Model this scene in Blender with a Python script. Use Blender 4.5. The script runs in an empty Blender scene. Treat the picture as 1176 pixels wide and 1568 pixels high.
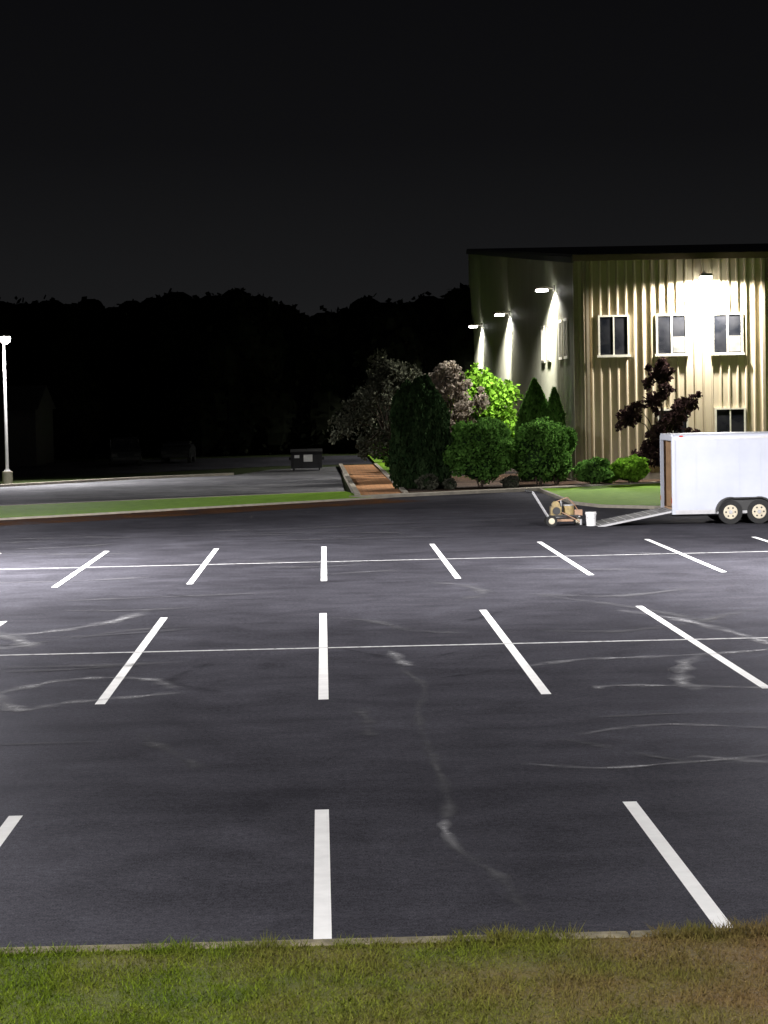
import bpy, math, random
import numpy as np
from mathutils import Vector, Matrix, Euler
random.seed(7)
S = bpy.context.scene
COL = S.collection

# ---------------------------------------------------------------- materials
def newmat(name):
    m = bpy.data.materials.new(name); m.use_nodes = True
    nt = m.node_tree; nt.nodes.clear()
    o = nt.nodes.new('ShaderNodeOutputMaterial')
    return m, nt, o
def N(nt, t, **kw):
    n = nt.nodes.new(t)
    for k, v in kw.items(): setattr(n, k, v)
    return n
def L(nt, a, b): nt.links.new(a, b)
def ramp(nt, fac, stops):
    r = N(nt, 'ShaderNodeValToRGB'); e = r.color_ramp.elements
    while len(e) < len(stops): e.new(0.5)
    for i, (p, c) in enumerate(stops):
        e[i].position = p; e[i].color = (*c, 1) if len(c) == 3 else c
    L(nt, fac, r.inputs[0]); return r.outputs[0]
def noise(nt, vec, scale, detail=4, rough=.6, dist=0):
    n = N(nt, 'ShaderNodeTexNoise'); n.inputs['Scale'].default_value = scale
    n.inputs['Detail'].default_value = detail; n.inputs['Roughness'].default_value = rough
    n.inputs['Distortion'].default_value = dist
    if vec is not None: L(nt, vec, n.inputs['Vector'])
    return n.outputs['Fac']
def mix(nt, f, a, b, mode='MIX'):
    m = N(nt, 'ShaderNodeMix', data_type='RGBA', blend_type=mode)
    for s, v in ((m.inputs[0], f), (m.inputs[6], a), (m.inputs[7], b)):
        if hasattr(v, 'links') or hasattr(v, 'is_linked'): L(nt, v, s)
        elif isinstance(v, (int, float)): s.default_value = v
        else: s.default_value = (*v, 1)
    return m.outputs[2]
def coords(nt): return N(nt, 'ShaderNodeTexCoord').outputs['Object']
def bsdf(nt, o, rough=.6, spec=.5, metal=0):
    b = N(nt, 'ShaderNodeBsdfPrincipled')
    b.inputs['Roughness'].default_value = rough
    b.inputs['Specular IOR Level'].default_value = spec
    b.inputs['Metallic'].default_value = metal
    L(nt, b.outputs[0], o.inputs[0]); return b
def bump(nt, b, h, strength, dist=.02):
    n = N(nt, 'ShaderNodeBump'); n.inputs['Strength'].default_value = strength
    n.inputs['Distance'].default_value = dist
    L(nt, h, n.inputs['Height']); L(nt, n.outputs[0], b.inputs['Normal'])
def simple(name, c1, c2=None, scale=5, rough=.6, spec=.4, metal=0, bmp=0, bscale=60):
    m, nt, o = newmat(name); b = bsdf(nt, o, rough, spec, metal)
    if c2 is None: c2 = tuple(x * .78 for x in c1)
    co = coords(nt)
    L(nt, ramp(nt, noise(nt, co, scale, 6), [(.3, c2), (.7, c1)]), b.inputs['Base Color'])
    if bmp: bump(nt, b, noise(nt, co, bscale, 3), bmp)
    return m
def emit(name, c, s):
    m, nt, o = newmat(name); e = N(nt, 'ShaderNodeEmission')
    e.inputs[0].default_value = (*c, 1); e.inputs[1].default_value = s
    L(nt, e.outputs[0], o.inputs[0]); return m

def asphalt_mat(name, base, rough, gl):
    m, nt, o = newmat(name)
    co = coords(nt)
    big = noise(nt, co, .12, 5, .6, .6); mid = noise(nt, co, .9, 6, .65, .4); fine = noise(nt, co, 70, 3, .75); f2 = noise(nt, co, 16, 4, .8)
    mp = N(nt, 'ShaderNodeMapping'); mp.inputs['Scale'].default_value = (.12, 1.6, 1)
    L(nt, co, mp.inputs[0]); streak = noise(nt, mp.outputs[0], 1.1, 5, .6, .3)
    c = ramp(nt, big, [(.3, tuple(x * .65 for x in base)), (.7, tuple(x * 1.4 for x in base))])
    c = mix(nt, .6, c, ramp(nt, mid, [(.25, (.45,) * 3), (.75, (1.65,) * 3)]), 'MULTIPLY')
    c = mix(nt, .3, c, ramp(nt, streak, [(.3, (.6,) * 3), (.75, (1.5,) * 3)]), 'MULTIPLY')
    c = mix(nt, .9, c, ramp(nt, fine, [(.3, (.4,) * 3), (.7, (1.7,) * 3)]), 'MULTIPLY')
    c = mix(nt, .8, c, ramp(nt, f2, [(.3, (.5,) * 3), (.7, (1.5,) * 3)]), 'MULTIPLY')
    d = N(nt, 'ShaderNodeBsdfDiffuse'); g = N(nt, 'ShaderNodeBsdfGlossy'); g.inputs['Roughness'].default_value = rough
    g.inputs['Color'].default_value = (.9, .9, 1, 1)
    ms = N(nt, 'ShaderNodeMixShader')
    L(nt, c, d.inputs[0])
    L(nt, ramp(nt, fine, [(.35, (gl * .4,) * 3), (.7, (gl * 1.6,) * 3)]), ms.inputs[0])
    n = N(nt, 'ShaderNodeBump'); n.inputs['Strength'].default_value = .4; n.inputs['Distance'].default_value = .006
    L(nt, noise(nt, co, 110, 2), n.inputs['Height']); L(nt, n.outputs[0], d.inputs['Normal']); L(nt, n.outputs[0], g.inputs['Normal'])
    L(nt, d.outputs[0], ms.inputs[1]); L(nt, g.outputs[0], ms.inputs[2]); L(nt, ms.outputs[0], o.inputs[0])
    return m
M = {}
M['asph'] = asphalt_mat('sealed_asphalt', (.034, .0335, .0395), .5, .012)
M['asph2'] = asphalt_mat('old_asphalt', (.12, .12, .125), .6, .01)

def paint_mat(name, col, lo, hi, scale=9, fade=False):
    m, nt, o = newmat(name); b = N(nt, 'ShaderNodeBsdfDiffuse')
    co = coords(nt)
    L(nt, ramp(nt, noise(nt, co, 4, 5), [(.3, tuple(x * .86 for x in col)), (.7, col)]), b.inputs[0])
    t = N(nt, 'ShaderNodeBsdfTransparent'); ms = N(nt, 'ShaderNodeMixShader')
    f = ramp(nt, noise(nt, co, scale, 7, .75), [(lo, (0, 0, 0)), (hi, (1, 1, 1))])
    if fade:
        at = N(nt, 'ShaderNodeAttribute'); at.attribute_name = 'fade'
        f = mix(nt, 1., f, at.outputs['Color'], 'MULTIPLY')
    L(nt, f, ms.inputs[0])
    L(nt, t.outputs[0], ms.inputs[1]); L(nt, b.outputs[0], ms.inputs[2]); L(nt, ms.outputs[0], o.inputs[0])
    return m
M['white'] = paint_mat('white_line_paint', (.84, .84, .82), .22, .34, 14)
M['thin'] = paint_mat('worn_line_paint', (.5, .5, .5), .28, .5, 6)
M['scuff'] = paint_mat('tyre_scuff_dust', (.34, .34, .35), .34, .62, 3.2, True)
M['scuff2'] = paint_mat('faint_dust', (.13, .13, .135), .36, .68, 2.5, True)
M['tar'] = paint_mat('tar_smear', (.013, .013, .014), .38, .75, 2.5, True)
M['dirt'] = paint_mat('rusty_dirt', (.13, .062, .028), .33, .68, .8)

def grass_mat(name, g1, g2, dry):
    m, nt, o = newmat(name); b = bsdf(nt, o, .8, .08)
    co = coords(nt)
    sx = N(nt, 'ShaderNodeSeparateXYZ'); L(nt, co, sx.inputs[0])
    rnd = N(nt, 'ShaderNodeNewGeometry').outputs['Random Per Island']
    c = ramp(nt, noise(nt, co, 3, 5), [(.3, g1), (.7, g2)])
    c2 = mix(nt, 1., c, ramp(nt, rnd, [(0, (.6,) * 3), (1, (1.35,) * 3)]), 'MULTIPLY')
    ad = N(nt, 'ShaderNodeMath', operation='MULTIPLY_ADD'); L(nt, sx.outputs[0], ad.inputs[0])
    ad.inputs[1].default_value = .11; L(nt, noise(nt, co, .9, 4), ad.inputs[2])
    f = ramp(nt, ad.outputs[0], [(.35, (.0, .0, .0)), (.9, (.9, .9, .9))])
    if dry: c2 = mix(nt, f, c2, (.16, .10, .045))
    L(nt, c2, b.inputs['Base Color'])
    bump(nt, b, noise(nt, co, 25, 4), .8, .05)
    return m
M['grass'] = grass_mat('grass_blades', (.07, .11, .006), (.125, .165, .012), True)
M['turf'] = grass_mat('turf_soil', (.05, .072, .008), (.085, .10, .016), True)
M['lawn'] = grass_mat('lawn_far', (.12, .26, .010), (.2, .36, .025), False)
M['field'] = grass_mat('field', (.02, .03, .010), (.035, .045, .016), False)
M['conc'] = simple('concrete', (.42, .38, .31), (.27, .25, .21), 3, .85, .1, bmp=.3)
M['oldconc'] = simple('weathered_kerb_concrete', (.24, .21, .14), (.10, .09, .06), 7, .9, .05, bmp=.5, bscale=30)
M['mulch'] = simple('mulch', (.07, .042, .026), (.03, .018, .012), 6, .95, .1, bmp=1, bscale=14)
m, nt, o = newmat('brick_paver'); b = bsdf(nt, o, .85, .05)
br = N(nt, 'ShaderNodeTexBrick'); L(nt, coords(nt), br.inputs['Vector'])
br.inputs['Scale'].default_value = 1.2
br.inputs['Color1'].default_value = (.52, .27, .13, 1); br.inputs['Color2'].default_value = (.42, .2, .09, 1)
br.inputs['Mortar'].default_value = (.28, .17, .1, 1)
L(nt, br.outputs[0], b.inputs['Base Color']); M['brick'] = m

def wall_mat(name, c, streak=.35):
    m, nt, o = newmat(name); b = bsdf(nt, o, .5, .35)
    co = coords(nt); mp = N(nt, 'ShaderNodeMapping'); mp.inputs['Scale'].default_value = (3, 3, .12)
    L(nt, co, mp.inputs[0])
    c1 = ramp(nt, noise(nt, co, .4, 5), [(.3, tuple(x * .85 for x in c)), (.7, c)])
    c1 = mix(nt, streak, c1, ramp(nt, noise(nt, mp.outputs[0], 1.5, 5), [(.3, (.6, .58, .52)), (.65, (1, 1, 1))]), 'MULTIPLY')
    L(nt, c1, b.inputs['Base Color']); return m
M['wall'] = wall_mat('tan_metal_siding', (.52, .44, .31))
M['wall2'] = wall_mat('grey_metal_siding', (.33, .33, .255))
M['trim'] = simple('brown_trim', (.16, .11, .07), rough=.5)
M['ctrim'] = simple('corner_trim', (.34, .28, .19), rough=.5)
M['roof'] = simple('roof_metal', (.05, .05, .05), rough=.5)
M['frame'] = simple('cream_window_frame', (.7, .66, .55), rough=.5)
M['blind'] = simple('window_blind', (.22, .21, .19), (.12, .12, .11), 2.5, .8)
m, nt, o = newmat('window_glass'); b = bsdf(nt, o, .06, .6)
L(nt, ramp(nt, noise(nt, coords(nt), 1.3, 2), [(.35, (.008, .009, .012)), (.7, (.03, .03, .033))]), b.inputs['Base Color']); M['glass'] = m
M['pole'] = simple('galvanised_pole', (.5, .5, .49), (.4, .4, .4), 4, .5, .5, 0)
M['fix'] = simple('fixture_bronze', (.11, .1, .09), rough=.5)
M['led'] = emit('lamp_lens', (1, .98, .94), 60)
M['trailer'] = simple('trailer_white_aluminium', (.42, .44, .50), (.35, .37, .425), .8, .45, .4)
M['alu'] = simple('aluminium_trim', (.5, .5, .51), rough=.35, metal=.6)
M['ramp'] = simple('ramp_grey_deck', (.17, .17, .17), (.1, .1, .1), 4, .8, .2)
M['ply'] = simple('plywood', (.38, .24, .13), (.26, .16, .09), 3, .8)
M['black'] = simple('black_plastic', (.025, .025, .025), rough=.5)
M['tyre'] = simple('tyre_rubber', (.022, .022, .022), rough=.85, spec=.2)
M['rim'] = simple('cream_rim', (.5, .45, .34), rough=.45)
M['red'] = simple('red_lens', (.45, .03, .02), rough=.3)
M['yellow'] = simple('yellow_machine', (.36, .27, .11), (.16, .12, .06), 8, .5)
M['orange'] = simple('orange_machine', (.30, .18, .11), rough=.5)
M['bucket'] = simple('bucket_plastic', (.7, .7, .7), rough=.4)
M['dump'] = simple('dumpster_steel', (.02, .02, .023), (.012, .012, .014), 5, .6)
M['label'] = simple('white_label', (.75, .75, .75))
M['carp'] = simple('dark_car_paint', (.014, .015, .018), rough=.5, spec=.15)
M['shed'] = simple('shed_siding', (.03, .03, .03), rough=.8, spec=.1)
M['bark'] = simple('bark', (.09, .065, .045), (.04, .03, .02), 9, .9, bmp=.8)

def leafmat(name, a, b_, tr=.25):
    m, nt, o = newmat(name)
    rnd = N(nt, 'ShaderNodeNewGeometry').outputs['Random Per Island']
    n = noise(nt, coords(nt), 1.7, 3)
    c = ramp(nt, rnd, [(0, a), (1, b_)])
    c = mix(nt, .8, c, ramp(nt, n, [(.35, (.45,) * 3), (.65, (1.35,) * 3)]), 'MULTIPLY')
    d = N(nt, 'ShaderNodeBsdfDiffuse')
    t = N(nt, 'ShaderNodeBsdfTranslucent'); ms = N(nt, 'ShaderNodeMixShader'); ms.inputs[0].default_value = tr
    L(nt, c, d.inputs[0]); L(nt, c, t.inputs[0])
    L(nt, d.outputs[0], ms.inputs[1]); L(nt, t.outputs[0], ms.inputs[2]); L(nt, ms.outputs[0], o.inputs[0])
    return m
M['l_green'] = leafmat('leaf_green', (.06, .14, .03), (.14, .30, .06))
M['l_bright'] = leafmat('leaf_bright_green', (.11, .24, .02), (.19, .37, .04))
M['l_dark'] = leafmat('leaf_dark_conifer', (.015, .033, .013), (.036, .062, .025), .1)
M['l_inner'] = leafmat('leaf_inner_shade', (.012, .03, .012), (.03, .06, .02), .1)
M['l_grey'] = leafmat('leaf_grey', (.05, .055, .04), (.12, .125, .09))
M['l_pink'] = leafmat('leaf_pinkish', (.25, .22, .18), (.44, .38, .32))
M['l_burg'] = leafmat('leaf_burgundy', (.02, .012, .012), (.055, .032, .03))
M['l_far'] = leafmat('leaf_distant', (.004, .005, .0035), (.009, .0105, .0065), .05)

# ---------------------------------------------------------------- mesh helpers
def link(name, me, mats, parent=None, smooth=False):
    ob = bpy.data.objects.new(name, me); COL.objects.link(ob)
    for k in mats: me.materials.append(M[k])
    if smooth:
        for p in me.polygons: p.use_smooth = True
    if parent: ob.parent = parent
    return ob
def empty(name, loc=(0, 0, 0)):
    e = bpy.data.objects.new(name, None); e.empty_display_size = .3
    e.location = loc; COL.objects.link(e); return e
class MB:
    def __init__(s, mats): s.v = []; s.f = []; s.m = []; s.mats = mats
    def add(s, vs, fs, mi=0):
        o = len(s.v); s.v += [tuple(v) for v in vs]
        s.f += [tuple(i + o for i in f) for f in fs]; s.m += [mi] * len(fs)
    def box(s, a, b, mi=0, mat=None):
        x0, y0, z0 = a; x1, y1, z1 = b
        vs = [Vector(p) for p in [(x0,y0,z0),(x1,y0,z0),(x1,y1,z0),(x0,y1,z0),(x0,y0,z1),(x1,y0,z1),(x1,y1,z1),(x0,y1,z1)]]
        if mat: vs = [mat @ v for v in vs]
        s.add(vs, [(0,3,2,1),(4,5,6,7),(0,1,5,4),(1,2,6,5),(2,3,7,6),(3,0,4,7)], mi)
    def cyl(s, p0, p1, r0, r1=None, mi=0, n=14, caps=True):
        if r1 is None: r1 = r0
        p0 = Vector(p0); p1 = Vector(p1); d = (p1 - p0).normalized()
        u = d.orthogonal().normalized(); w = d.cross(u)
        vs = []
        for p, r in ((p0, r0), (p1, r1)):
            for i in range(n):
                a = 2 * math.pi * i / n; vs.append(p + (u * math.cos(a) + w * math.sin(a)) * r)
        fs = [(i, (i + 1) % n, n + (i + 1) % n, n + i) for i in range(n)]
        if caps: fs += [tuple(range(n - 1, -1, -1)), tuple(range(n, 2 * n))]
        s.add(vs, fs, mi)
    def tube(s, pts, rs, mi=0, n=8):
        for i in range(len(pts) - 1):
            s.cyl(pts[i], pts[i + 1], rs[i], rs[i + 1], mi, n)
    def prism(s, poly, axis, a, b, mi=0):
        def P(p, t):
            return (t, p[0], p[1]) if axis == 0 else (p[0], t, p[1]) if axis == 1 else (p[0], p[1], t)
        n = len(poly)
        vs = [P(p, a) for p in poly] + [P(p, b) for p in poly]
        s.add(vs, [(i, (i + 1) % n, n + (i + 1) % n, n + i) for i in range(n)] + [tuple(range(n - 1, -1, -1)), tuple(range(n, 2 * n))], mi)
    def build(s, name, parent=None, smooth=False, bevel=0):
        me = bpy.data.meshes.new(name); me.from_pydata(s.v, [], s.f); me.update()
        for p, k in zip(me.polygons, s.m): p.material_index = k
        ob = link(name, me, s.mats, parent, smooth)
        if bevel:
            md = ob.modifiers.new('bev', 'BEVEL'); md.width = bevel; md.segments = 2; md.limit_method = 'ANGLE'
        return ob
def sheet(name, pts, z, mat, parent=None):
    b = MB([mat]); b.add([(x, y, z) for x, y in pts], [tuple(range(len(pts)))]); return b.build(name, parent)
def slab(name, pts, z0, z1, mat, parent=None):
    b = MB([mat]); b.prism(pts, 2, z0, z1); return b.build(name, parent)
def offset_strip(line, w):
    out = []
    for i, p in enumerate(line):
        a = Vector(line[max(i - 1, 0)]); c = Vector(line[min(i + 1, len(line) - 1)])
        d = (c - a).normalized(); nrm = Vector((-d.y, d.x))
        out.append((p[0] + nrm.x * w, p[1] + nrm.y * w))
    return out
def kerb(name, line, w, z0, z1, mat='conc'):
    b = MB([mat]); o2 = offset_strip(line, w); n = len(line)
    vs = []
    for (x, y), (X, Y) in zip(line, o2): vs += [(x, y, z0), (x, y, z1), (X, Y, z1), (X, Y, z0)]
    fs = []
    for i in range(n - 1):
        for k in range(4):
            a = 4 * i + k; c = 4 * i + (k + 1) % 4; fs.append((a, c, c + 4, a + 4))
    fs += [(3, 2, 1, 0), tuple(4 * (n - 1) + k for k in range(4))]
    b.add(vs, fs); return b.build(name)
def smoothline(pts, n=8):
    P = [Vector((*p, 0)) for p in pts]; out = []
    for i in range(len(P) - 1):
        p0 = P[max(i - 1, 0)]; p1 = P[i]; p2 = P[i + 1]; p3 = P[min(i + 2, len(P) - 1)]
        for k in range(n):
            t = k / n
            q = .5 * ((2 * p1) + (p2 - p0) * t + (2 * p0 - 5 * p1 + 4 * p2 - p3) * t * t + (-p0 + 3 * p1 - 3 * p2 + p3) * t ** 3)
            out.append((q.x, q.y))
    out.append(pts[-1]); return out

rng = np.random.default_rng(3)
def leaf_mesh(name, C, size, mat, parent=None, elong=1.6, upright=0):
    n = len(C)
    d = rng.normal(size=(n, 3)); d[:, 2] += upright * 2 * np.sign(rng.random(n) + .2); d /= np.linalg.norm(d, axis=1)[:, None]
    e = rng.normal(size=(n, 3)); e -= (e * d).sum(1)[:, None] * d; e /= np.linalg.norm(e, axis=1)[:, None]
    s = size * (.6 + .8 * rng.random(n))[:, None]
    V = np.empty((n, 4, 3)); V[:, 0] = C - d * s * elong / 2; V[:, 1] = C + e * s / 2; V[:, 2] = C + d * s * elong / 2; V[:, 3] = C - e * s / 2
    me = bpy.data.meshes.new(name)
    me.vertices.add(4 * n); me.vertices.foreach_set('co', V.ravel())
    me.loops.add(4 * n); me.loops.foreach_set('vertex_index', np.arange(4 * n, dtype=np.int32))
    me.polygons.add(n); me.polygons.foreach_set('loop_start', np.arange(0, 4 * n, 4, dtype=np.int32))
    me.polygons.foreach_set('loop_total', np.full(n, 4, dtype=np.int32))
    me.update(calc_edges=True)
    return link(name, me, [mat], parent)
def sample(clumps, n, shell=.5):
    w = np.array([c[3] * c[4] * c[5] for c in clumps]) ** .75; w /= w.sum()
    idx = rng.choice(len(clumps), n, p=w)
    A = np.array(clumps, float)[idx]
    d = rng.normal(size=(n, 3)); d /= np.linalg.norm(d, axis=1)[:, None]
    ph = idx[:, None] * 1.7
    bumpy = 1 + .09 * np.sin(5 * d[:, :1] + ph) + .09 * np.sin(7 * d[:, 1:2] + 2 * ph) + .07 * np.sin(9 * d[:, 2:] + ph)
    r = (shell + (1 - shell) * rng.random(n) ** .6)[:, None] * bumpy
    return A[:, :3] + d * r * A[:, 3:6]
def core(mb, c, k=.72, mi=0):
    nu, nv = 12, 8; vs = []
    for j in range(nv + 1):
        for i in range(nu):
            th = math.pi * j / nv; ph = 2 * math.pi * i / nu
            q = k * (1 + .12 * math.sin(3 * ph + c[0]) * math.sin(2 * th))
            vs.append((c[0] + c[3] * q * math.sin(th) * math.cos(ph), c[1] + c[4] * q * math.sin(th) * math.sin(ph), c[2] + c[5] * q * math.cos(th)))
    mb.add(vs, [(j * nu + i, j * nu + (i + 1) % nu, (j + 1) * nu + (i + 1) % nu, (j + 1) * nu + i) for j in range(nv) for i in range(nu)], mi)

def shrub(name, x, y, rx, rz, mat, n=6000, leaf=.09, lumps=10, zc=None, dark='l_inner'):
    e = empty(name, (x, y, 0)); zc = zc or rz
    cl = [(0, 0, zc, rx * .8, rx * .78, rz * .85)]
    for i in range(lumps):
        a = random.uniform(0, 6.28); t = random.uniform(-.5, .9); q = random.uniform(.55, .75)
        cl.append((math.cos(a) * rx * q * math.sqrt(1 - t * t * .8), math.sin(a) * rx * q * math.sqrt(1 - t * t * .8), zc + t * rz * .62, rx * .38, rx * .38, rz * .33))
    mb = MB([dark]); core(mb, cl[0], .85); mb.build('inner_shade_core', e)  # opaque core; the shade inside the bush is put into its dark colour
    st = MB(['bark']); 
    for i in range(5):
        a = i * 1.26; st.cyl((math.cos(a) * .05, math.sin(a) * .05, 0), (math.cos(a) * rx * .4, math.sin(a) * rx * .4, zc), .03, .015)
    st.build('stems', e)
    P = sample(cl, n, .72); P = P[P[:, 2] > .03]
    leaf_mesh('leaves', P, leaf, mat, e); return e
def arborvitae(name, x, y, h, r, n=7000, mat='l_dark', leaf=.1, t0=.45, stems=((0, 0, 1),)):
    e = empty(name, (x, y, 0)); mb = MB(['bark', 'l_dark']); PP = []
    for (sx, sy, k_) in stems:
        hh = h * k_; rr0 = r * (1 if len(stems) == 1 else .62)
        nn = n // len(stems); t = rng.random(nn) ** .8; a = rng.random(nn) * 6.283
        prof = (1 - np.clip((t - t0) / (1 - t0), 0, 1) ** 1.8) * (.85 + .15 * np.clip(t / .2, 0, 1))
        rr = rr0 * prof * (.72 + .3 * rng.random(nn) ** .5) * (1 + .12 * np.sin(3 * a + 9 * t + sx * 9) + .08 * np.sin(7 * a - 17 * t)) + .03
        PP.append(np.stack([sx + np.cos(a) * rr, sy + np.sin(a) * rr, .08 + t * hh * (1 - .03 * rng.random(nn))], 1))
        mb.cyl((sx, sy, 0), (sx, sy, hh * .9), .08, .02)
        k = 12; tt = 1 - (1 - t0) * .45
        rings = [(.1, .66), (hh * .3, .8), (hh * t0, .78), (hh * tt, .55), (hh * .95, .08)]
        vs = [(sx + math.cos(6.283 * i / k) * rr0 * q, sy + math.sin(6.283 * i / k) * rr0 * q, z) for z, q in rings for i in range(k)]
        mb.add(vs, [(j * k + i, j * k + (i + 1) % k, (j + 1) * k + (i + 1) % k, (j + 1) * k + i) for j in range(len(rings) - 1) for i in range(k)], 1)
    leaf_mesh('foliage', np.concatenate(PP), leaf, mat, e, 2.2, 1.2)
    mb.build('trunk', e); return e
def tree(name, x, y, h, spread, mat, n=9000, leaf=.12, nclump=26, z_low=.3, clump=.2, trunk=.1, pw=.7, rmin=.35):
    e = empty(name, (x, y, 0)); mb = MB(['bark']); cl = []
    top = Vector((0, 0, h * .3)); mb.tube([(0, 0, 0), (.03, 0, h * .15), top], [trunk * 1.25, trunk, trunk * .85])
    for i in range(nclump):
        a = i * 2.4 + random.uniform(-.5, .5); t = (i + .5) / nclump
        z = h * (z_low + (1 - z_low) * t * .92) + random.uniform(-.25, .2); prof = math.sin(math.pi * min(1, (t * .85 + .18))) ** pw
        rad = spread * prof * random.uniform(rmin, 1.0)
        p = Vector((math.cos(a) * rad, math.sin(a) * rad, z)); c = spread * clump * random.uniform(.6, 1.4)
        cl.append((p.x, p.y, p.z, c * 1.2, c * 1.2, c))
        m1 = top.lerp(p, .5) + Vector((0, 0, .12 * h * (1 - t)))
        mb.tube([top * random.uniform(.75, 1), m1, p], [trunk * .5, trunk * .3, trunk * .1], n=5)
        for q in range(3):
            d = Vector([random.gauss(0, 1) for _ in range(3)]).normalized() * c * 1.5
            mb.cyl(p, p + d, trunk * .1, trunk * .04, n=4)
            cl.append((*(p + d), c * .5, c * .5, c * .45))
    mb.build('trunk_and_limbs', e)
    leaf_mesh('leaves', sample(cl, n, .15), leaf, mat, e); return e

# ---------------------------------------------------------------- ground & pavements
sheet('ground', [(-1500, -800), (1500, -800), (1500, 2500), (-1500, 2500)], -.06, 'field')
lot = [(-70, 14.0), (45, 14.0), (45, 69.4), (10.6, 69.4), (9.0, 71), (8.4, 73.6), (8.3, 84.9), (6.1, 83.9), (2.6, 81.9), (1.8, 80.9), (-4, 76.3), (-10.7, 71.1), (-26, 62), (-70, 58)]
sheet('asphalt_parking_lot', lot, 0, 'asph')
slab('near_lawn', [(-70, -40), (45, -40), (45, 13.95), (-70, 13.95)], -.05, .085, 'turf')
kb = MB(['oldconc'])
x = -69.9
while x < 45:
    kb.box((x, 13.952, -.05), (x + 2.985, 14.09, .10)); x += 3.0
ko = kb.build('near_kerb', bevel=.02); ko.location.x = -.15
def blades(name, x0, x1, y0, y1, n, h, w, z, mat, edge=False):
    P = np.stack([x0 + (x1 - x0) * rng.random(n), y0 + (y1 - y0) * rng.random(n), np.full(n, z)], 1)
    dens = np.sin(P[:, 0] * 2.3 + np.sin(P[:, 1] * 3.1)) * np.sin(P[:, 1] * 4.1 + P[:, 0]) 
    if edge: dens = dens * 0 + 2.5 * np.sin(P[:, 0] * 5.1 + 2 * np.sin(P[:, 0] * 2.2)) * np.sin(P[:, 0] * 1.9 + 1)
    P = P[rng.random(len(P)) < .72 + .28 * dens]; n = len(P)
    a = rng.random(n) * 6.283; hh = h * (.45 + .9 * rng.random(n) ** 1.5); lean = rng.normal(size=(n, 2)) * .6
    tuft = 1 + .3 * np.sin(P[:, 0] * 3.7 + 1) * np.sin(P[:, 1] * 5.3) + .3 * np.sin(P[:, 0] * 17) * np.sin(P[:, 0] * 7.3 + 2); hh *= tuft
    V = np.empty((n, 3, 3)); s = np.stack([np.cos(a), np.sin(a), np.zeros(n)], 1) * w / 2
    V[:, 0] = P - s; V[:, 1] = P + s; V[:, 2] = P + np.stack([lean[:, 0] * hh, lean[:, 1] * hh, hh], 1)
    me = bpy.data.meshes.new(name); me.vertices.add(3 * n); me.vertices.foreach_set('co', V.ravel())
    me.loops.add(3 * n); me.loops.foreach_set('vertex_index', np.arange(3 * n, dtype=np.int32))
    me.polygons.add(n); me.polygons.foreach_set('loop_start', np.arange(0, 3 * n, 3, dtype=np.int32))
    me.polygons.foreach_set('loop_total', np.full(n, 3, dtype=np.int32)); me.update(calc_edges=True)
    return link(name, me, [mat])
blades('grass', -5.5, 5.5, 11.2, 13.97, 125000, .036, .009, .082, 'grass')
blades('kerb_grass_tufts', -5.5, 5.5, 13.85, 14.03, 9000, .055, .008, .085, 'grass', True)
blades('kerb_grass_tufts', 1.0, 5.5, 13.9, 14.07, 5200, .065, .008, .09, 'grass', True)

X0 = -.09; PIT = 2.74
ln = MB(['white'])
def strip(x, y0, y1, w=.125):
    j = random.uniform(-.015, .015)
    ln.add([(x - w / 2, y0, .004), (x + w / 2, y0, .004), (x + w / 2 + j, y1, .004), (x - w / 2 + j, y1, .004)], [(0, 1, 2, 3)])
for k in range(-12, 13): strip(X0 + PIT * k, 14.12, 19.15 + random.uniform(-.05, .05))
for k in range(-12, 13): strip(X0 + PIT * k, 26.3 + random.uniform(-.06, .06), 37.1 + random.uniform(-.1, .1))
for k in range(-12, 13): strip(X0 + PIT * k, 43.9 + random.uniform(-.1, .1), 54.6 + random.uniform(-.1, .1))
ln.build('parking_stall_lines')
tl = MB(['thin'])
for y, dy in ((31.8, .0), (49.2, .7)):
    tl.add([(-34, y - dy, .006), (34, y + dy, .006), (34, y + dy + .12, .006), (-34, y - dy + .12, .006)], [(0, 1, 2, 3)])
tl.build('parking_row_lines')
sc = MB(['scuff', 'scuff2', 'tar']); SF = []
def scuff(pts, w, mi=0):
    p = smoothline(pts, 10); n = len(p); k = [0, random.uniform(0, 9), random.uniform(0, 9)]
    rows = [[], [], []]; zz = .0075 + .0002 * scuff.k; scuff.k += 1; mids = []
    for i in range(n):
        t = i / (n - 1); wi = w * (1.0 + .35 * math.sin(i * .9 + k[1]))
        q0 = Vector(p[max(i - 1, 0)]); q1 = Vector(p[min(i + 1, n - 1)]); d = (q1 - q0).normalized(); nn = Vector((-d.y, d.x)) * wi
        rows[0].append((p[i][0] - nn.x, p[i][1] - nn.y, zz)); rows[1].append((*p[i], zz)); rows[2].append((p[i][0] + nn.x, p[i][1] + nn.y, zz))
        mids.append(min(1, 5 * t, 5 * (1 - t)) * (.7 + .3 * math.sin(i * .5 + k[2])))
    SF.extend([0] * n + mids + [0] * n)
    sc.add(rows[0] + rows[1] + rows[2], [(r * n + i, r * n + i + 1, (r + 1) * n + i + 1, (r + 1) * n + i) for r in (0, 1) for i in range(n - 1)], mi)
scuff.k = 0
scuff([(-4.6, 27), (-4.23, 27.6), (-3.68, 28.6), (-3.11, 28.9), (-2.5, 28.7), (-2.18, 28.2), (-2.0, 27.5)], .15)
scuff([(-4.4, 27.8), (-3.99, 26.5), (-3.66, 25.8)], .18)
scuff([(-4.2, 26.0), (-3.66, 26.0), (-3.26, 26.5), (-2.5, 26.9), (-1.8, 27.3)], .15)
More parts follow.
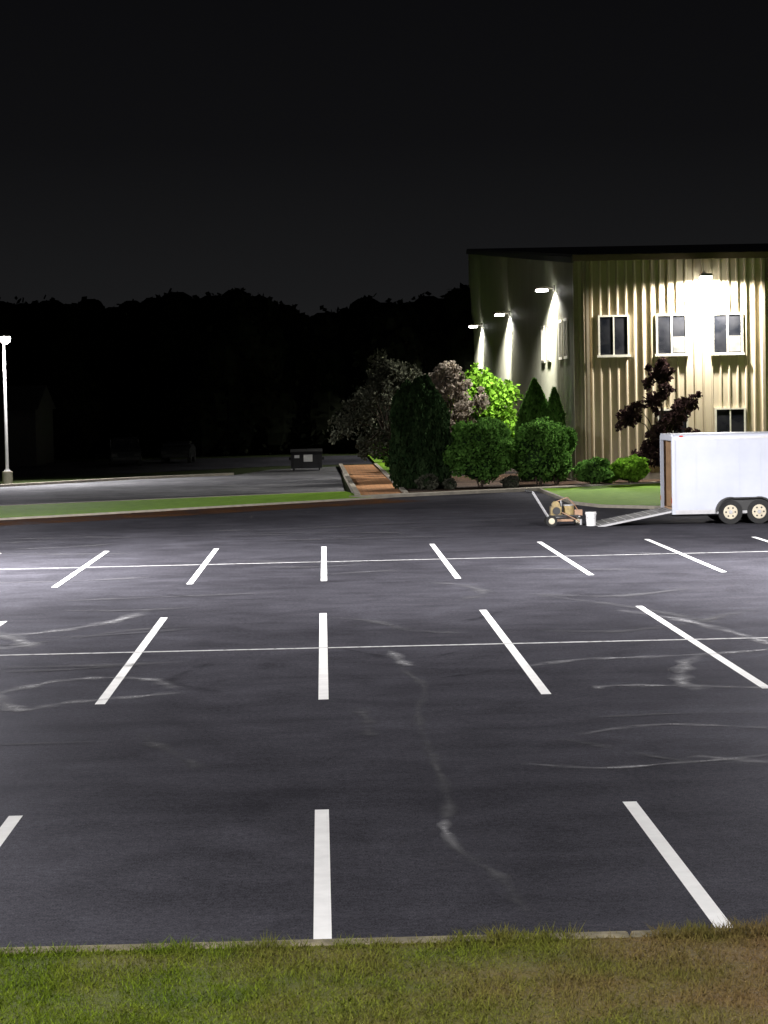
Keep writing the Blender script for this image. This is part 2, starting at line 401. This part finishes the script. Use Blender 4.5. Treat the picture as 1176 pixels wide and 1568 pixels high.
scuff([(.5, 31.6), (.9, 31.2), (1.0, 29), (1.19, 27.2), (1.0, 24.7), (1.03, 21.6), (1.05, 19.4), (.94, 18.0), (1.01, 17.2), (1.25, 16.24), (1.32, 15.4), (1.41, 14.7)], .08, 1)
scuff([(.88, 31.3), (1.0, 30), (1.1, 29.4)], .12)
scuff([(.98, 18.6), (.94, 18.0), (1.01, 17.2)], .06)
scuff([(-2.1, 24), (-1.95, 23.2), (-1.49, 22.06), (-1.34, 21.3)], .12, 1)
scuff([(5.24, 30), (4.85, 29.1), (4.57, 27.8), (4.44, 26.7), (4.65, 26.3)], .16)
scuff([(2.6, 23.0), (3.6, 23.6), (4.71, 23.2), (7, 22.2)], .10)
scuff([(1.88, 21.3), (2.6, 20.9), (3.46, 21.1), (4.32, 21.4), (6.5, 22.6)], .08)
scuff([(3.6, 21.5), (4.3, 21.0), (5.2, 20.6)], .14)
scuff([(2.4, 22.9), (3.0, 21.9), (3.5, 21.2), (4.4, 20.7)], .1, 1)
scuff([(2.8, 24.2), (4.2, 24.4), (6, 24)], .09, 1)
scuff([(3.3, 26.6), (3.54, 26.9), (4.49, 26.7), (5.5, 26.3)], .13)
scuff([(2.6, 29.0), (3.5, 29.7), (4.47, 29.8), (6.15, 30.3), (8, 31.6)], .14)
scuff([(3.2, 33.6), (4.4, 33.2), (5.6, 34), (7.5, 36.5)], .2, 1)
scuff([(4.9, 36.6), (5.6, 35), (6.1, 33), (6.6, 29.9), (6.9, 27)], .15)
scuff([(3.9, 39.5), (5.2, 37.0), (6.5, 33.0)], .16, 1)
scuff([(-5, 23.3), (-3.57, 23.3), (-2.1, 23.35)], .08, 1)
scuff([(-6.5, 33.6), (-5.27, 34.5), (-4.4, 35.2), (-3.6, 36.7), (-3.2, 38.6)], .2)
scuff([(-6.2, 33.0), (-4.6, 33.4), (-3.2, 35), (-1.8, 35.6)], .16, 1)
scuff([(-6, 36.2), (-4.9, 33.9), (-4.5, 32.6)], .22)
scuff([(-5.8, 32.9), (-5.1, 32.7), (-4.5, 33.3)], .2)
scuff([(-6, 30.2), (-4.2, 29.8), (-2.2, 30.4)], .14, 1)
scuff([(-.2, 36.5), (.7, 35.6), (1.3, 34), (2.2, 33.4)], .16, 1)
scuff([(.3, 25.6), (.42, 24.3), (.4, 23.2)], .12, 1)
scuff([(2.0, 43), (2.7, 42), (2.9, 40.2), (2.4, 39)], .2, 1)
scuff([(3.6, 40), (5.2, 39.1), (7.0, 40.5)], .22, 1)
for i in range(26):
    x = random.uniform(-8, 8); y = random.uniform(30, 66); q = random.uniform(.8, 2.6); b_ = random.uniform(-1, 1)
    scuff([(x - q, y + b_), (x, y + random.uniform(-.5, .5)), (x + q, y - b_)], random.uniform(.12, .3), 1)
for p in ([(-.4, 33.5), (.3, 31.4), (1.2, 30.2), (2.1, 31.3)], [(.2, 28.2), (1.4, 28.0), (2.3, 28.8)], [(-1.6, 30.4), (-2.1, 28.4), (-1.3, 27)], [(-.3, 44), (.9, 43), (2.0, 43.4)], [(3.1, 37), (2.2, 35.2), (.9, 34.8)], [(-2.5, 58), (-.5, 57), (2, 59)], [(-3.5, 42), (-1.8, 40), (-.5, 40.5)]):
    scuff(p, random.uniform(.07, .12), 2)
so_ = sc.build('tyre_scuff_marks')
at = so_.data.attributes.new('fade', 'FLOAT', 'POINT'); at.data.foreach_set('value', np.array(SF, dtype=np.float32))

edge = [(-70, 58), (-26, 62), (-10.7, 71.1), (-4, 76.3), (1.8, 80.9)]
es = smoothline(edge, 6)
kerb('edge_kerb', es, .18, -.05, .07)
near_drive = [(-70, 60.5), (-30, 70), (-12.1, 80.1), (-4, 84.2), (.75, 86.6)]
slab('green_strip_lawn', offset_strip(es, .185) + near_drive[::-1], -.05, .075, 'lawn')
di = offset_strip(es, -3.2)
db = MB(['dirt']); n = len(es)
db.add([(*p, .006) for p in di] + [(*p, .006) for p in es], [(i, i + 1, n + i + 1, n + i) for i in range(n - 1)]); db.build('rusty_dirt_edge')
far_drive = [(-70, 86), (-30, 94), (-15.5, 102), (-10, 108.5), (-4.8, 112.6), (-3, 121), (.7, 124)]
sheet('driveway', near_drive + far_drive[::-1], -.02, 'asph2')
kerb('driveway_kerb', [(-70, 86), (-30, 94), (-15.5, 102), (-10, 108.5), (-4.8, 112.6)], .3, -.05, .1)
kerb('driveway_near_kerb', near_drive, .2, -.05, .09)
sheet('storage_yard_asphalt', [(-60, 112), (-12, 118), (-3, 128), (8, 130), (8, 150), (-60, 150)], -.035, 'asph')
slab('brick_path', [(1.3, 82.6), (3.0, 82.8), (2.75, 124), (.95, 124)], -.05, .05, 'brick')
kerb('path_kerb', [(1.3, 82.6), (.95, 124)], .22, -.05, .14)
kerb('path_kerb', [(2.76, 124), (3.01, 84)], .18, -.05, .12)
kerb('bed_sidewalk', [(1.3, 80.9), (2.6, 81.9), (6.1, 83.9), (9.4, 85.8), (13.9, 88.4), (30, 89.2)], .75, -.05, .11)
bed = [(3.02, 83.1), (6.0, 84.8), (9.2, 86.6), (13.7, 89.2), (30, 90), (30, 92.75), (10.8, 92.75), (10.8, 159), (8, 159), (4.5, 96), (3.05, 92)]
slab('mulch_bed', bed, -.05, .06, 'mulch')
slab('side_lawn', [(3.05, 92.1), (4.45, 96.1), (7.9, 159), (2.8, 150)], -.05, .08, 'lawn')
il = [(45, 69.5), (10.6, 69.5), (9.1, 71.1), (8.5, 73.6), (8.4, 84.9), (9.5, 85.7), (13.95, 88.3), (30, 89.1), (45, 89.2)]
slab('island_lawn', il, -.05, .08, 'lawn')
kerb('island_kerb', [(8.38, 84.9), (8.38, 73.6), (9.0, 71), (10.6, 69.4), (45, 69.4)], .12, -.04, .1)

# ---------------------------------------------------------------- building
B = empty('metal_warehouse_building', (10.87, 92.8, 0))
H = 9.7; SL = .0745; LEN = 30; DEP = 67
def ribwall(name, n0, n1, zfun, along, mat, rib=.055, per=.305):
    prof = []; t = n0
    while t < n1 - 1e-6:
        for dt, d in ((0, 0), (.15, 0), (.18, rib), (.235, rib), (.265, 0)): 
            if t + dt < n1: prof.append((t + dt, d))
        t += per
    prof.append((n1, 0)); b = MB([mat]); n = len(prof); vs = []
    for z in (0, 1):
        for t, d in prof:
            zz = 0 if z == 0 else zfun(t)
            vs.append((t, -d, zz) if along == 'x' else (-d, t, zz))
    b.add(vs, [(i, i + 1, n + i + 1, n + i) for i in range(n - 1)]); return b.build(name, B)
ribwall('front_wall', .12, LEN, lambda t: H, 'x', 'wall', .07, .37)
ribwall('side_wall', .12, DEP, lambda t: H + SL * t, 'y', 'wall2', .03)
b = MB(['wall', 'roof', 'trim', 'ctrim', 'conc'])
b.add([(0, DEP, 0), (LEN, DEP, 0), (LEN, DEP, H + SL * DEP), (0, DEP, H + SL * DEP)], [(0, 1, 2, 3)], 0)
b.add([(LEN, 0, 0), (LEN, DEP, 0), (LEN, DEP, H + SL * DEP), (LEN, 0, H)], [(0, 1, 2, 3)], 0)
b.build('rear_walls', B)
b = MB(['roof', 'trim', 'ctrim', 'conc'])
def slope(x0, x1, y0, y1, z0, z1, mi):
    vs = [(x0, y0, H + SL * y0 + z0), (x1, y0, H + SL * y0 + z0), (x1, y1, H + SL * y1 + z0), (x0, y1, H + SL * y1 + z0)]
    vs += [(v[0], v[1], v[2] - z0 + z1) for v in vs]
    b.add(vs, [(0,3,2,1),(4,5,6,7),(0,1,5,4),(1,2,6,5),(2,3,7,6),(3,0,4,7)], mi)
slope(-.12, LEN + .12, -.1, DEP + .1, .01, .12, 0)
b.box((-.1, -.24, H - .2), (LEN, -.105, H + .06), 1)
slope(-.17, -.06, -.1, DEP, -.26, .005, 0)
b.build('roof', B)
b = MB(['ctrim', 'trim', 'conc'])
b.box((-.09, -.09, .0), (.115, .115, H - .21), 0)
b.box((.45, -.17, .1), (.57, -.075, H - .21), 0)
b.box((8.05, -.17, .1), (8.17, -.075, H - .21), 0)
b.box((-.06, -.085, 0), (LEN, -.073, .35), 2)
b.build('trim_and_downspouts', B)
bb = MB(['wall', 'trim'])
bb.box((8.25, -.2, 8.5), (LEN - .05, -.076, H - .215), 1); bb.build('upper_panel', B)
def window_front(cx, zc, w=1.34, h=1.78, blind=.0):
    g = MB(['frame', 'glass', 'blind'])
    x0, x1, z0, z1 = cx - w / 2, cx + w / 2, zc - h / 2, zc + h / 2; f = .075; y = -.12
    g.box((x0 - .0, y, z1 - f), (x1, -.0, z1)); g.box((x0 - .06, y - .05, z0 - .03), (x1 + .06, -.0, z0 + f))
    g.box((x0, y, z0 + f), (x0 + f, -.0, z1 - f)); g.box((x1 - f, y, z0 + f), (x1, -.0, z1 - f))
    g.box((cx - .03, y + .01, z0 + f), (cx + .03, -.0, z1 - f))
    g.box((x0 + f, -.088, z0 + f), (cx - .03, -.082, z1 - f), 1); g.box((cx + .03, -.088, z0 + f), (x1 - f, -.082, z1 - f), 1)
    if blind == 1: 
        g.box((cx + .06, -.094, z0 + .12), (x1 - f - .03, -.0895, z0 + h * .45), 2)
    g.build('window', B)
for cx, bl in ((12.5 - 10.87, 0), (15 - 10.87, 1), (17.42 - 10.87, 1), (20, 0), (22.5, 0)): window_front(cx, 6.28, blind=bl)
window_front(17.5 - 10.87, 2.2); window_front(15 - 10.87, 2.2)
def window_side(cy, zc, w=1.4, h=1.8):
    g = MB(['frame', 'glass']); y0, y1, z0, z1 = cy - w / 2, cy + w / 2, zc - h / 2, zc + h / 2; f = .12; x = -.09
    g.box((x, y0, z1 - f), (0, y1, z1)); g.box((x, y0, z0), (0, y1, z0 + f)); g.box((x, y0, z0 + f), (0, y0 + f, z1 - f)); g.box((x, y1 - f, z0 + f), (0, y1, z1 - f))
    g.box((x, cy - .04, z0 + f), (0, cy + .04, z1 - f)); g.box((-.055, y0 + f, z0 + f), (-.05, y1 - f, z1 - f), 1)
    g.build('window', B)
for cy in (3.3, 5.4, 10.6, 13.3): window_side(cy, 6.3)

def aim(ob, d): ob.rotation_euler = Vector(d).to_track_quat('-Z', 'Y').to_euler()
def spot(name, loc, d, power, angle, blend, parent, col=(1, .97, .92), r=.12):
    l = bpy.data.lights.new(name, 'SPOT'); l.energy = power; l.spot_size = math.radians(angle); l.spot_blend = blend
    l.shadow_soft_size = r; l.color = col; o = bpy.data.objects.new(name, l); COL.objects.link(o); o.location = loc; aim(o, d); o.parent = parent
def wall_lamp(x, y, z, dirx, diry, power, tilt=.05, off=.6, ang=160):
    e = empty('wall_lamp', (x, y, z)); rot = Matrix.Rotation(math.atan2(diry, dirx), 4, 'Z')
    g = MB(['fix', 'led'])
    g.box((-.05, -.12, -.12), (.06, .12, .16), 0, rot); g.box((.06, -.04, .0), (.4, .04, .06), 0, rot)
    g.box((.32, -.24, -.03), (.88, .24, .09), 0, rot)
    g.box((.34, -.22, -.12), (.86, .22, -.032), 1, rot)
    g.build('fixture', e, bevel=.01)
    p = rot @ Vector((off, 0, -.2)); spot('lamp_light', p, (dirx * tilt, diry * tilt, -1), power, ang, .3, e)
for y, z in ((100.6, 8.75), (125, 8.6), (147, 8.7)): wall_lamp(10.83, y, z, -1, 0, 7000, tilt=-.12)
wall_lamp(16.4, 92.7, 8.75, 0, -1, 10500, tilt=-.05, off=.7, ang=178)

# ---------------------------------------------------------------- street lamps
def street_lamp(x, y, h, ax, ay, power, angle=170, col=(1, .97, .98), tilt=.2, globe=False):
    e = empty('street_lamp', (x, y, 0)); g = MB(['pole', 'conc', 'fix', 'led'])
    g.cyl((0, 0, -.05), (0, 0, .6), .26, .25, 1, 20); g.box((-.15, -.15, .6), (.15, .15, .64), 0)
    g.cyl((0, 0, .64), (0, 0, h), .085, .06, 0, 14)
    for sx in (-.1, .1):
        for sy in (-.1, .1): g.cyl((sx, sy, .64), (sx, sy, .7), .018, n=6)
    rot = Matrix.Rotation(math.atan2(ay, ax), 4, 'Z')
    g.box((0, -.035, h - .12), (.2, .035, h - .05), 0, rot)
    if globe:
        c = rot @ Vector((.42, 0, 0))
        g.cyl((c.x, c.y, h - .08), (c.x, c.y, h + .04), .26, .12, 2, 18)
        for z0, z1, r0, r1 in ((h - .2, h - .082, .25, .23), (h - .34, h - .2, .19, .25), (h - .42, h - .34, .08, .19)):
            g.cyl((c.x, c.y, z0), (c.x, c.y, z1), r0, r1, 3, 18)
        lz = h - .5
    else:
        g.box((.12, -.2, h - .14), (.62, .2, h - .03), 2, rot); g.box((.16, -.18, h - .26), (.58, .18, h - .142), 3, rot); lz = h - .34
    g.build('pole_and_head', e)
    spot('lamp_light', rot @ Vector((.42, 0, lz)), (ax * tilt, ay * tilt, -1), power, angle, .35, e, col)
street_lamp(-15.6, 106, 7.25, .35, -.94, 11000, 150, tilt=.45, globe=True)
street_lamp(-10.9, 48, 8.6, 1, 0, 37000)
street_lamp(12.3, 43, 8.2, -1, 0.2, 25000)
street_lamp(-7.5, 5, 8, 1, .4, 10500)
street_lamp(9, 1, 8, -1, .6, 8000)

# ---------------------------------------------------------------- planting
arborvitae('arborvitae', 3.8, 88.9, 4.6, 1.1, 18000, t0=.66, stems=((-.38, 0, .96), (.42, .3, 1.0), (.05, -.35, .98), (.62, -.1, .9)))
arborvitae('arborvitae', 9.25, 94.8, 4.45, .75, 5000, 'l_green'); arborvitae('arborvitae', 10.05, 94.2, 4.0, .5, 3500, 'l_green')
tree('ornamental_tree', 3.1, 101, 5.6, 2.7, 'l_grey', 8000, .12, 34, .2, .19, pw=.6)
tree('flowering_tree', 5.6, 98, 5.4, 1.9, 'l_pink', 7000, .12, 24, .3, .2)
tree('leafy_tree', 7.6, 104, 4.9, 1.9, 'l_bright', 11000, .16, 30, .3, .3)
shrub('round_bush', 6.35, 88.6, 1.5, 1.5, 'l_green', 12000, .1, 14)
shrub('round_bush', 8.8, 88.9, 1.3, 1.48, 'l_green', 11000, .1, 14)
shrub('round_bush', 9.6, 89.6, .95, 1.35, 'l_green', 6000, .1, 10)
shrub('low_shrub', 11.05, 89.2, .85, .58, 'l_green', 3500, .1, 8)
shrub('low_shrub', 11.7, 89.9, .5, .4, 'l_bright', 1800, .1, 8)
shrub('low_shrub', 12.75, 89.9, .95, .6, 'l_bright', 4500, .1, 8)
shrub('low_shrub', 4.1, 86.6, .5, .36, 'l_grey', 1500, .08, 6)
shrub('low_shrub', 7.5, 87.2, .42, .28, 'l_grey', 1200, .08, 6)
shrub('low_shrub', 5.0, 87.0, .35, .25, 'l_grey', 900, .08, 5)
shrub('low_shrub', 3.6, 112, .7, .8, 'l_green', 2000, .12, 7)
shrub('low_shrub', 3.6, 127, 1.1, .9, 'l_green', 3000, .13, 8)
tree('burgundy_tree', 13.9, 88.9, 5.1, 2.15, 'l_burg', 4600, .14, 20, .16, .14, .07, pw=.8, rmin=.2)
px = [-110, -24.3, -21, -16.5, -15.8, -13, -12, -4.8, -3, -1.4, 0, 1.3, 4.5, 6, 7.5, 11, 60]
pz = [11.5, 11.8, 12.1, 11.7, 11.2, 11.9, 12.2, 11.9, 11.6, 10.2, 10.4, 10.9, 11.5, 11.2, 11.8, 11.9, 12]
W = empty('distant_trees'); cl = []; mb = MB(['l_far', 'bark'])
x = -110
while x < 60:
    top = float(np.interp(x, px, pz)) + random.uniform(-.4, .3); y = 162 + random.uniform(-3, 3); r = random.uniform(1.3, 2.4)
    cl.append((x, y, top - r, r, r, r)); cl.append((x + random.uniform(-1, 1), y - 2, top - r * 2.6, r * 1.4, r * 1.4, r * 1.6))
    cl.append((x + random.uniform(-1, 1), y - 3, 2.6, r * 1.4, r * 1.2, 2.8))
    mb.cyl((x, y, 0), (x, y, top - r), .25, .1, 0, 6)
    for q in range(3): core(mb, cl[-1 - q], .9)
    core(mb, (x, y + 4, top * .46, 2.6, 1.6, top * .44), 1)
    x += random.uniform(1.1, 1.9)
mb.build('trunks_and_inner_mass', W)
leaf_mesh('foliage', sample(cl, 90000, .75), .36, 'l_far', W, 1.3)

# ---------------------------------------------------------------- trailer
T = empty('enclosed_cargo_trailer', (9.75, 60.4, 0)); TL = 5.2; TW = 2.1
b = MB(['trailer'])
sec = [(0, .36), (TW, .36), (TW, 2.44), (TW - .03, 2.52), (TW - .1, 2.56), (.1, 2.56), (.03, 2.52), (0, 2.44)]
n = len(sec)
b.add([(.05, *p) for p in sec] + [(TL - .4, *p) for p in sec], [(i, n + i, n + (i + 1) % n, (i + 1) % n) for i in range(n)])
b.add([(TL - .4, *p) for p in sec] + [(TL, TW * .5 + (p[0] - TW * .5) * .7, p[1] if p[1] < 1 else p[1] - .12) for p in sec], [(i, n + i, n + (i + 1) % n, (i + 1) % n) for i in range(n)] + [tuple(range(n, 2 * n))])
b.build('body', T)
b = MB(['alu', 'trailer', 'ply', 'black', 'red'])
b.box((.03, -.012, 2.40), (TL - .4, -.003, 2.47), 0); b.box((.03, -.014, .30), (TL - .4, -.003, .42), 0)
for i in range(1, 8):
    xx = .05 + i * .61
    if xx < TL - .45: b.box((xx - .012, -.006, .42), (xx + .012, -.002, 2.40), 1)
b.box((-.02, -.02, .3), (.07, .1, 2.5), 1); b.box((-.02, TW - .1, .3), (.07, TW + .02, 2.5), 1)
b.box((-.02, .1, 2.38), (.07, TW - .1, 2.56), 1); b.box((-.02, .1, .3), (.07, TW - .1, .42), 0)
b.box((.07, .03, .42), (TL - .5, TW - .03, .45), 2); b.box((.07, TW - .05, .45), (TL - .5, TW - .03, 2.4), 2); b.box((.07, .03, .45), (TL - .5, .05, 2.4), 2)
b.box((TL - .52, .05, .45), (TL - .5, TW - .05, 2.4), 2)
b.box((-.03, .02, .62), (-.021, .08, .76), 4); b.box((-.03, TW - .08, .62), (-.021, TW - .02, .76), 4)
b.box((.2, -.02, 2.48), (.3, -.0, 2.52), 4)
b.box((0, .2, .24), (TL + .9, .3, .36), 3); b.box((0, TW - .3, .24), (TL + .9, TW - .2, .36), 3)
b.cyl((TL, .25, .42), (TL + 1.3, TW / 2, .42), .05, mi=3); b.cyl((TL, TW - .25, .42), (TL + 1.3, TW / 2, .42), .05, mi=3)
b.cyl((TL + 1.1, TW / 2, .05), (TL + 1.1, TW / 2, .8), .04, mi=0)
b.build('frame_and_trim', T)
b = MB(['tyre', 'rim', 'alu', 'black'])
for wx in (1.62, 2.43):
    for s0, s1 in ((-.04, .17), (TW - .17, TW + .04)):
        b.cyl((wx, s0, .34), (wx, s1, .34), .34, mi=0, n=28)
        yo = s0 - .008 if s0 < 0 else s1 + .008; yi = s0 - .001 if s0 < 0 else s1 + .001
        b.cyl((wx, yi, .34), (wx, yo, .34), .2, .185, mi=1, n=24)
        yy = yo - .03 if s0 < 0 else yo + .03
        b.cyl((wx, yo, .34), (wx, yy, .34), .06, .05, mi=2)
        for q in range(6):
            a = q * 1.047; hx = wx + math.cos(a) * .13; hz = .34 + math.sin(a) * .13
            b.cyl((hx, yo, hz), (hx, yo - .004 if s0 < 0 else yo + .004, hz), .027, mi=3, n=8)
b.build('wheels', T)
b = MB(['alu', 'black'])
def fender(y0, y1):
    out = []
    for c, a0, a1 in ((1.62, 180, 75), (2.43, 105, 0)):
        for k in range(9):
            a = math.radians(a0 + (a1 - a0) * k / 8); out.append((c + .43 * math.cos(a), .36 + .41 * math.sin(a)))
    n = len(out); inn = [(x + (2.02 - x) * .05, z - .035) for x, z in out]
    vs = [(x, y0, z) for x, z in out] + [(x, y1, z) for x, z in out] + [(x, y0, z) for x, z in inn]
    b.add(vs, [(i, i + 1, n + i + 1, n + i) for i in range(n - 1)] + [(i, i + 1, 2 * n + i + 1, 2 * n + i) for i in range(n - 1)], 1)
fender(-.12, .0); fender(TW + .12, TW)
wl = [(1.62 + .4 * math.cos(math.radians(a)), .36 + .38 * math.sin(math.radians(a))) for a in range(180, 74, -10)] + [(2.43 + .4 * math.cos(math.radians(a)), .36 + .38 * math.sin(math.radians(a))) for a in range(105, -1, -10)]
b.add([(x, -.016, z) for x, z in wl], [tuple(range(len(wl)))], 1)
b.build('fenders', T)
b = MB(['alu', 'ramp', 'black'])
rm = Matrix.Translation((-.03, 0, .40)) @ Matrix.Rotation(math.radians(-10.5), 4, 'Y')
b.box((-2.12, .08, -.05), (0, TW - .08, -.0), 0, rm); b.box((-2.1, .12, .002), (-.03, TW - .12, .012), 1, rm)
for i in range(9): b.box((-2.03 + i * .24, .2, .0125), (-2.01 + i * .24, TW - .2, .018), 0, rm)
b.build('ramp_door', T)

# ---------------------------------------------------------------- line striper machine
C = empty('line_striping_machine', (6.65, 61.2, 0)); b = MB(['yellow', 'orange', 'black', 'alu', 'tyre', 'rim'])
for (x, y, r) in ((-.28, -.28, .16), (-.28, .28, .16), (.5, 0, .13)):
    b.cyl((x, y - .04, r), (x, y + .04, r), r, mi=4, n=20); b.cyl((x, y - .05, r), (x, y + .05, r), r * .55, mi=5, n=14)
b.cyl((-.28, -.3, .16), (-.28, .3, .16), .02, mi=3)
for y in (-.22, .22):
    b.tube([(.55, y * .4, .26), (-.35, y, .26), (-.52, y, .55), (-.78, y * 1.1, .98), (-.92, y * 1.1, 1.02)], [.022] * 5, 3)
    b.cyl((-.82, y * 1.1, 1.0), (-.98, y * 1.1, 1.03), .03, mi=2)
b.cyl((-.78, -.24, .98), (-.78, .24, .98), .02, mi=2)
b.box((-.35, -.24, .28), (.5, .24, .32), 2)
b.box((-.28, -.17, .32), (.02, .17, .56), 0); b.cyl((-.13, -.15, .6), (-.13, .15, .6), .11, mi=0, n=16); b.cyl((-.13, -.22, .44), (-.13, -.17, .44), .11, mi=2, n=16)
b.cyl((.24, 0, .32), (.24, 0, .58), .145, .155, mi=0, n=20); b.cyl((.24, 0, .58), (.24, 0, .61), .16, mi=3, n=20)
b.box((.4, -.1, .3), (.62, .1, .46), 1); b.cyl((.05, .2, .32), (.05, .2, .75), .03, mi=3); b.cyl((.05, .2, .75), (-.3, .1, .8), .015, mi=2)
b.cyl((.02, -.24, .4), (.55, -.3, .12), .016, mi=1); b.cyl((.55, -.3, .04), (.55, -.3, .2), .03, mi=3)
b.tube([(-.1, .0, .7), (.2, -.1, .82), (.4, -.05, .6), (.5, 0, .45)], [.015] * 4, 1)
b.box((-.3, -.2, .14), (.35, .2, .2), 1)
b.build('machine_body', C)
K = empty('plastic_bucket', (7.5, 61.0, 0)); b = MB(['bucket', 'alu'])
b.cyl((0, 0, 0), (0, 0, .38), .13, .15, 0, 24, False); b.cyl((0, 0, 0), (0, 0, .01), .13, .13, 0, 24); b.cyl((0, 0, .33), (0, 0, .36), .165, .165, 0, 24); b.cyl((0, 0, .38), (0, 0, .395), .155, .155, 0, 24)
b.tube([(-.16, 0, .34), (-.1, -.13, .22), (.1, -.13, .22), (.16, 0, .34)], [.006] * 4, 1, 5); b.build('bucket_shell', K)

# ---------------------------------------------------------------- dumpster
D = empty('dumpster', (-1.05, 118, 0)); b = MB(['dump', 'label', 'black'])
b.prism([(-.75, .12), (-.75, .85), (-.6, 1.0), (.6, 1.1), (.6, .12)], 0, -.85, .85, 0)
b.box((-.95, -.2, .55), (-.85, .4, .7), 0); b.box((.85, -.2, .55), (.95, .4, .7), 0)
lid = Matrix.Translation((0, 0, 1.02)) @ Matrix.Rotation(math.radians(5), 4, 'X')
b.box((-.88, -.68, .02), (-.01, .64, .07), 2, lid); b.box((.01, -.68, .02), (.88, .64, .07), 2, lid)
for x in (-.7, -.2, .7): b.box((x - .04, -.79, .12), (x + .04, -.752, .85), 0)
for x in (-.7, .7):
    for y in (-.5, .4): b.cyl((x - .03, y, .1), (x + .03, y, .1), .1, mi=2); 
b.box((-.15, -.8, .48), (.33, -.792, .86), 1); b.box((-.65, -.8, .68), (-.38, -.792, .84), 1)
b.build('container', D)

# ---------------------------------------------------------------- dim background vehicles and shed
def car(name, x, y, h, rotz, L_=4.6, Wd=1.85):
    e = empty(name, (x, y, -.03)); e.rotation_euler[2] = rotz; b = MB(['carp', 'glass', 'tyre', 'dump', 'red'])
    pr = [(-L_/2, .35), (-L_/2, .95), (-L_/2 + .5, 1.0), (-L_/2 + 1.0, h), (.35, h), (1.0, 1.05), (L_/2 - .1, .9), (L_/2, .6), (L_/2, .35)]
    def P(p, s): 
        k = Wd / 2 * (1 if p[1] < 1.1 else .8); return (p[0], s * k, p[1])
    n = len(pr); b.add([P(p, -1) for p in pr] + [P(p, 1) for p in pr], [(i, (i + 1) % n, n + (i + 1) % n, n + i) for i in range(n)] + [tuple(range(n - 1, -1, -1)), tuple(range(n, 2 * n))], 0)
    b.add([(.43, -.66, h - .08), (.43, .66, h - .08), (.98, .8, 1.12), (.98, -.8, 1.12)], [(0, 1, 2, 3)], 1)
    for s in (-1, 1):
        b.box((-1.3, s * .87 - .06, 1.08), (.5, s * .87 - .02, h - .1), 1)
        for wx in (-1.4, 1.4): b.cyl((wx, s * .95, .33), (wx, s * .72, .33), .33, mi=2, n=20); b.cyl((wx, s * .96, .33), (wx, s * .95, .33), .2, mi=3)
        b.box((L_/2 - .02, s * .7 - .2, .62), (L_/2 + .01, s * .7 + .15, .78), 3)
    b.box((L_/2, -.8, .38), (L_/2 + .06, .8, .55), 3)
    b.build('car_body', e, bevel=.04)
car('parked_car', -12.6, 136, 1.75, -1.45); car('parked_car', -9.6, 141, 1.35, -1.6)
A = empty('storage_shed', (-23.5, 140, 0)); b = MB(['shed', 'roof', 'trim'])
b.box((-6, 0, -.05), (4.8, 9, 3.6), 0); b.prism([(-.3, 3.6), (9.3, 3.6), (4.5, 5.2)], 0, -6.2, 5, 0)
b.box((-4, -.04, 0), (-1, -.002, 2.6), 0); b.box((2.2, -.04, 0), (3.2, -.002, 2.1), 0); b.build('shed_shell', A)

# ---------------------------------------------------------------- sky, moonlight, camera
w = bpy.data.worlds.new('World'); S.world = w; w.use_nodes = True; nt = w.node_tree; nt.nodes.clear()
o = N(nt, 'ShaderNodeOutputWorld'); bg = N(nt, 'ShaderNodeBackground'); L(nt, bg.outputs[0], o.inputs[0])
tc = N(nt, 'ShaderNodeTexCoord'); sp = N(nt, 'ShaderNodeSeparateXYZ'); L(nt, tc.outputs['Generated'], sp.inputs[0])
g = ramp(nt, sp.outputs[2], [(0, (.016, .016, .0165)), (.05, (.0098, .0099, .0105)), (.12, (.0048, .0048, .0054)), (.25, (.0024, .0024, .003))])
sky = N(nt, 'ShaderNodeTexSky', sky_type='NISHITA'); sky.sun_disc = False; sky.sun_elevation = math.radians(-8); sky.sun_rotation = math.radians(200)
s2 = mix(nt, 1., sky.outputs[0], (.002, .002, .002), 'MULTIPLY')
L(nt, mix(nt, 1., g, s2, 'ADD'), bg.inputs[0]); bg.inputs[1].default_value = 1
sl = bpy.data.lights.new('moonlight', 'SUN'); sl.energy = .012; sl.angle = math.radians(.5); sl.color = (1, .96, .9)
so = bpy.data.objects.new('moonlight', sl); COL.objects.link(so); aim(so, (.3, .5, -.6))

cam = bpy.data.cameras.new('camera'); co = bpy.data.objects.new('camera', cam); COL.objects.link(co)
cam.sensor_fit = 'VERTICAL'; cam.sensor_height = 36; cam.lens = 75.77; cam.clip_end = 4000; cam.clip_start = .1
R = Euler((math.radians(90 - 2.92), 0, math.radians(-1.52)), 'XYZ').to_matrix().to_4x4() @ Matrix.Rotation(math.radians(-1.146), 4, 'Z')
co.matrix_world = Matrix.Translation((0, 0, 3.63)) @ R
S.camera = co
S.view_settings.view_transform = 'Standard'; S.view_settings.look = 'None'; S.view_settings.exposure = 0
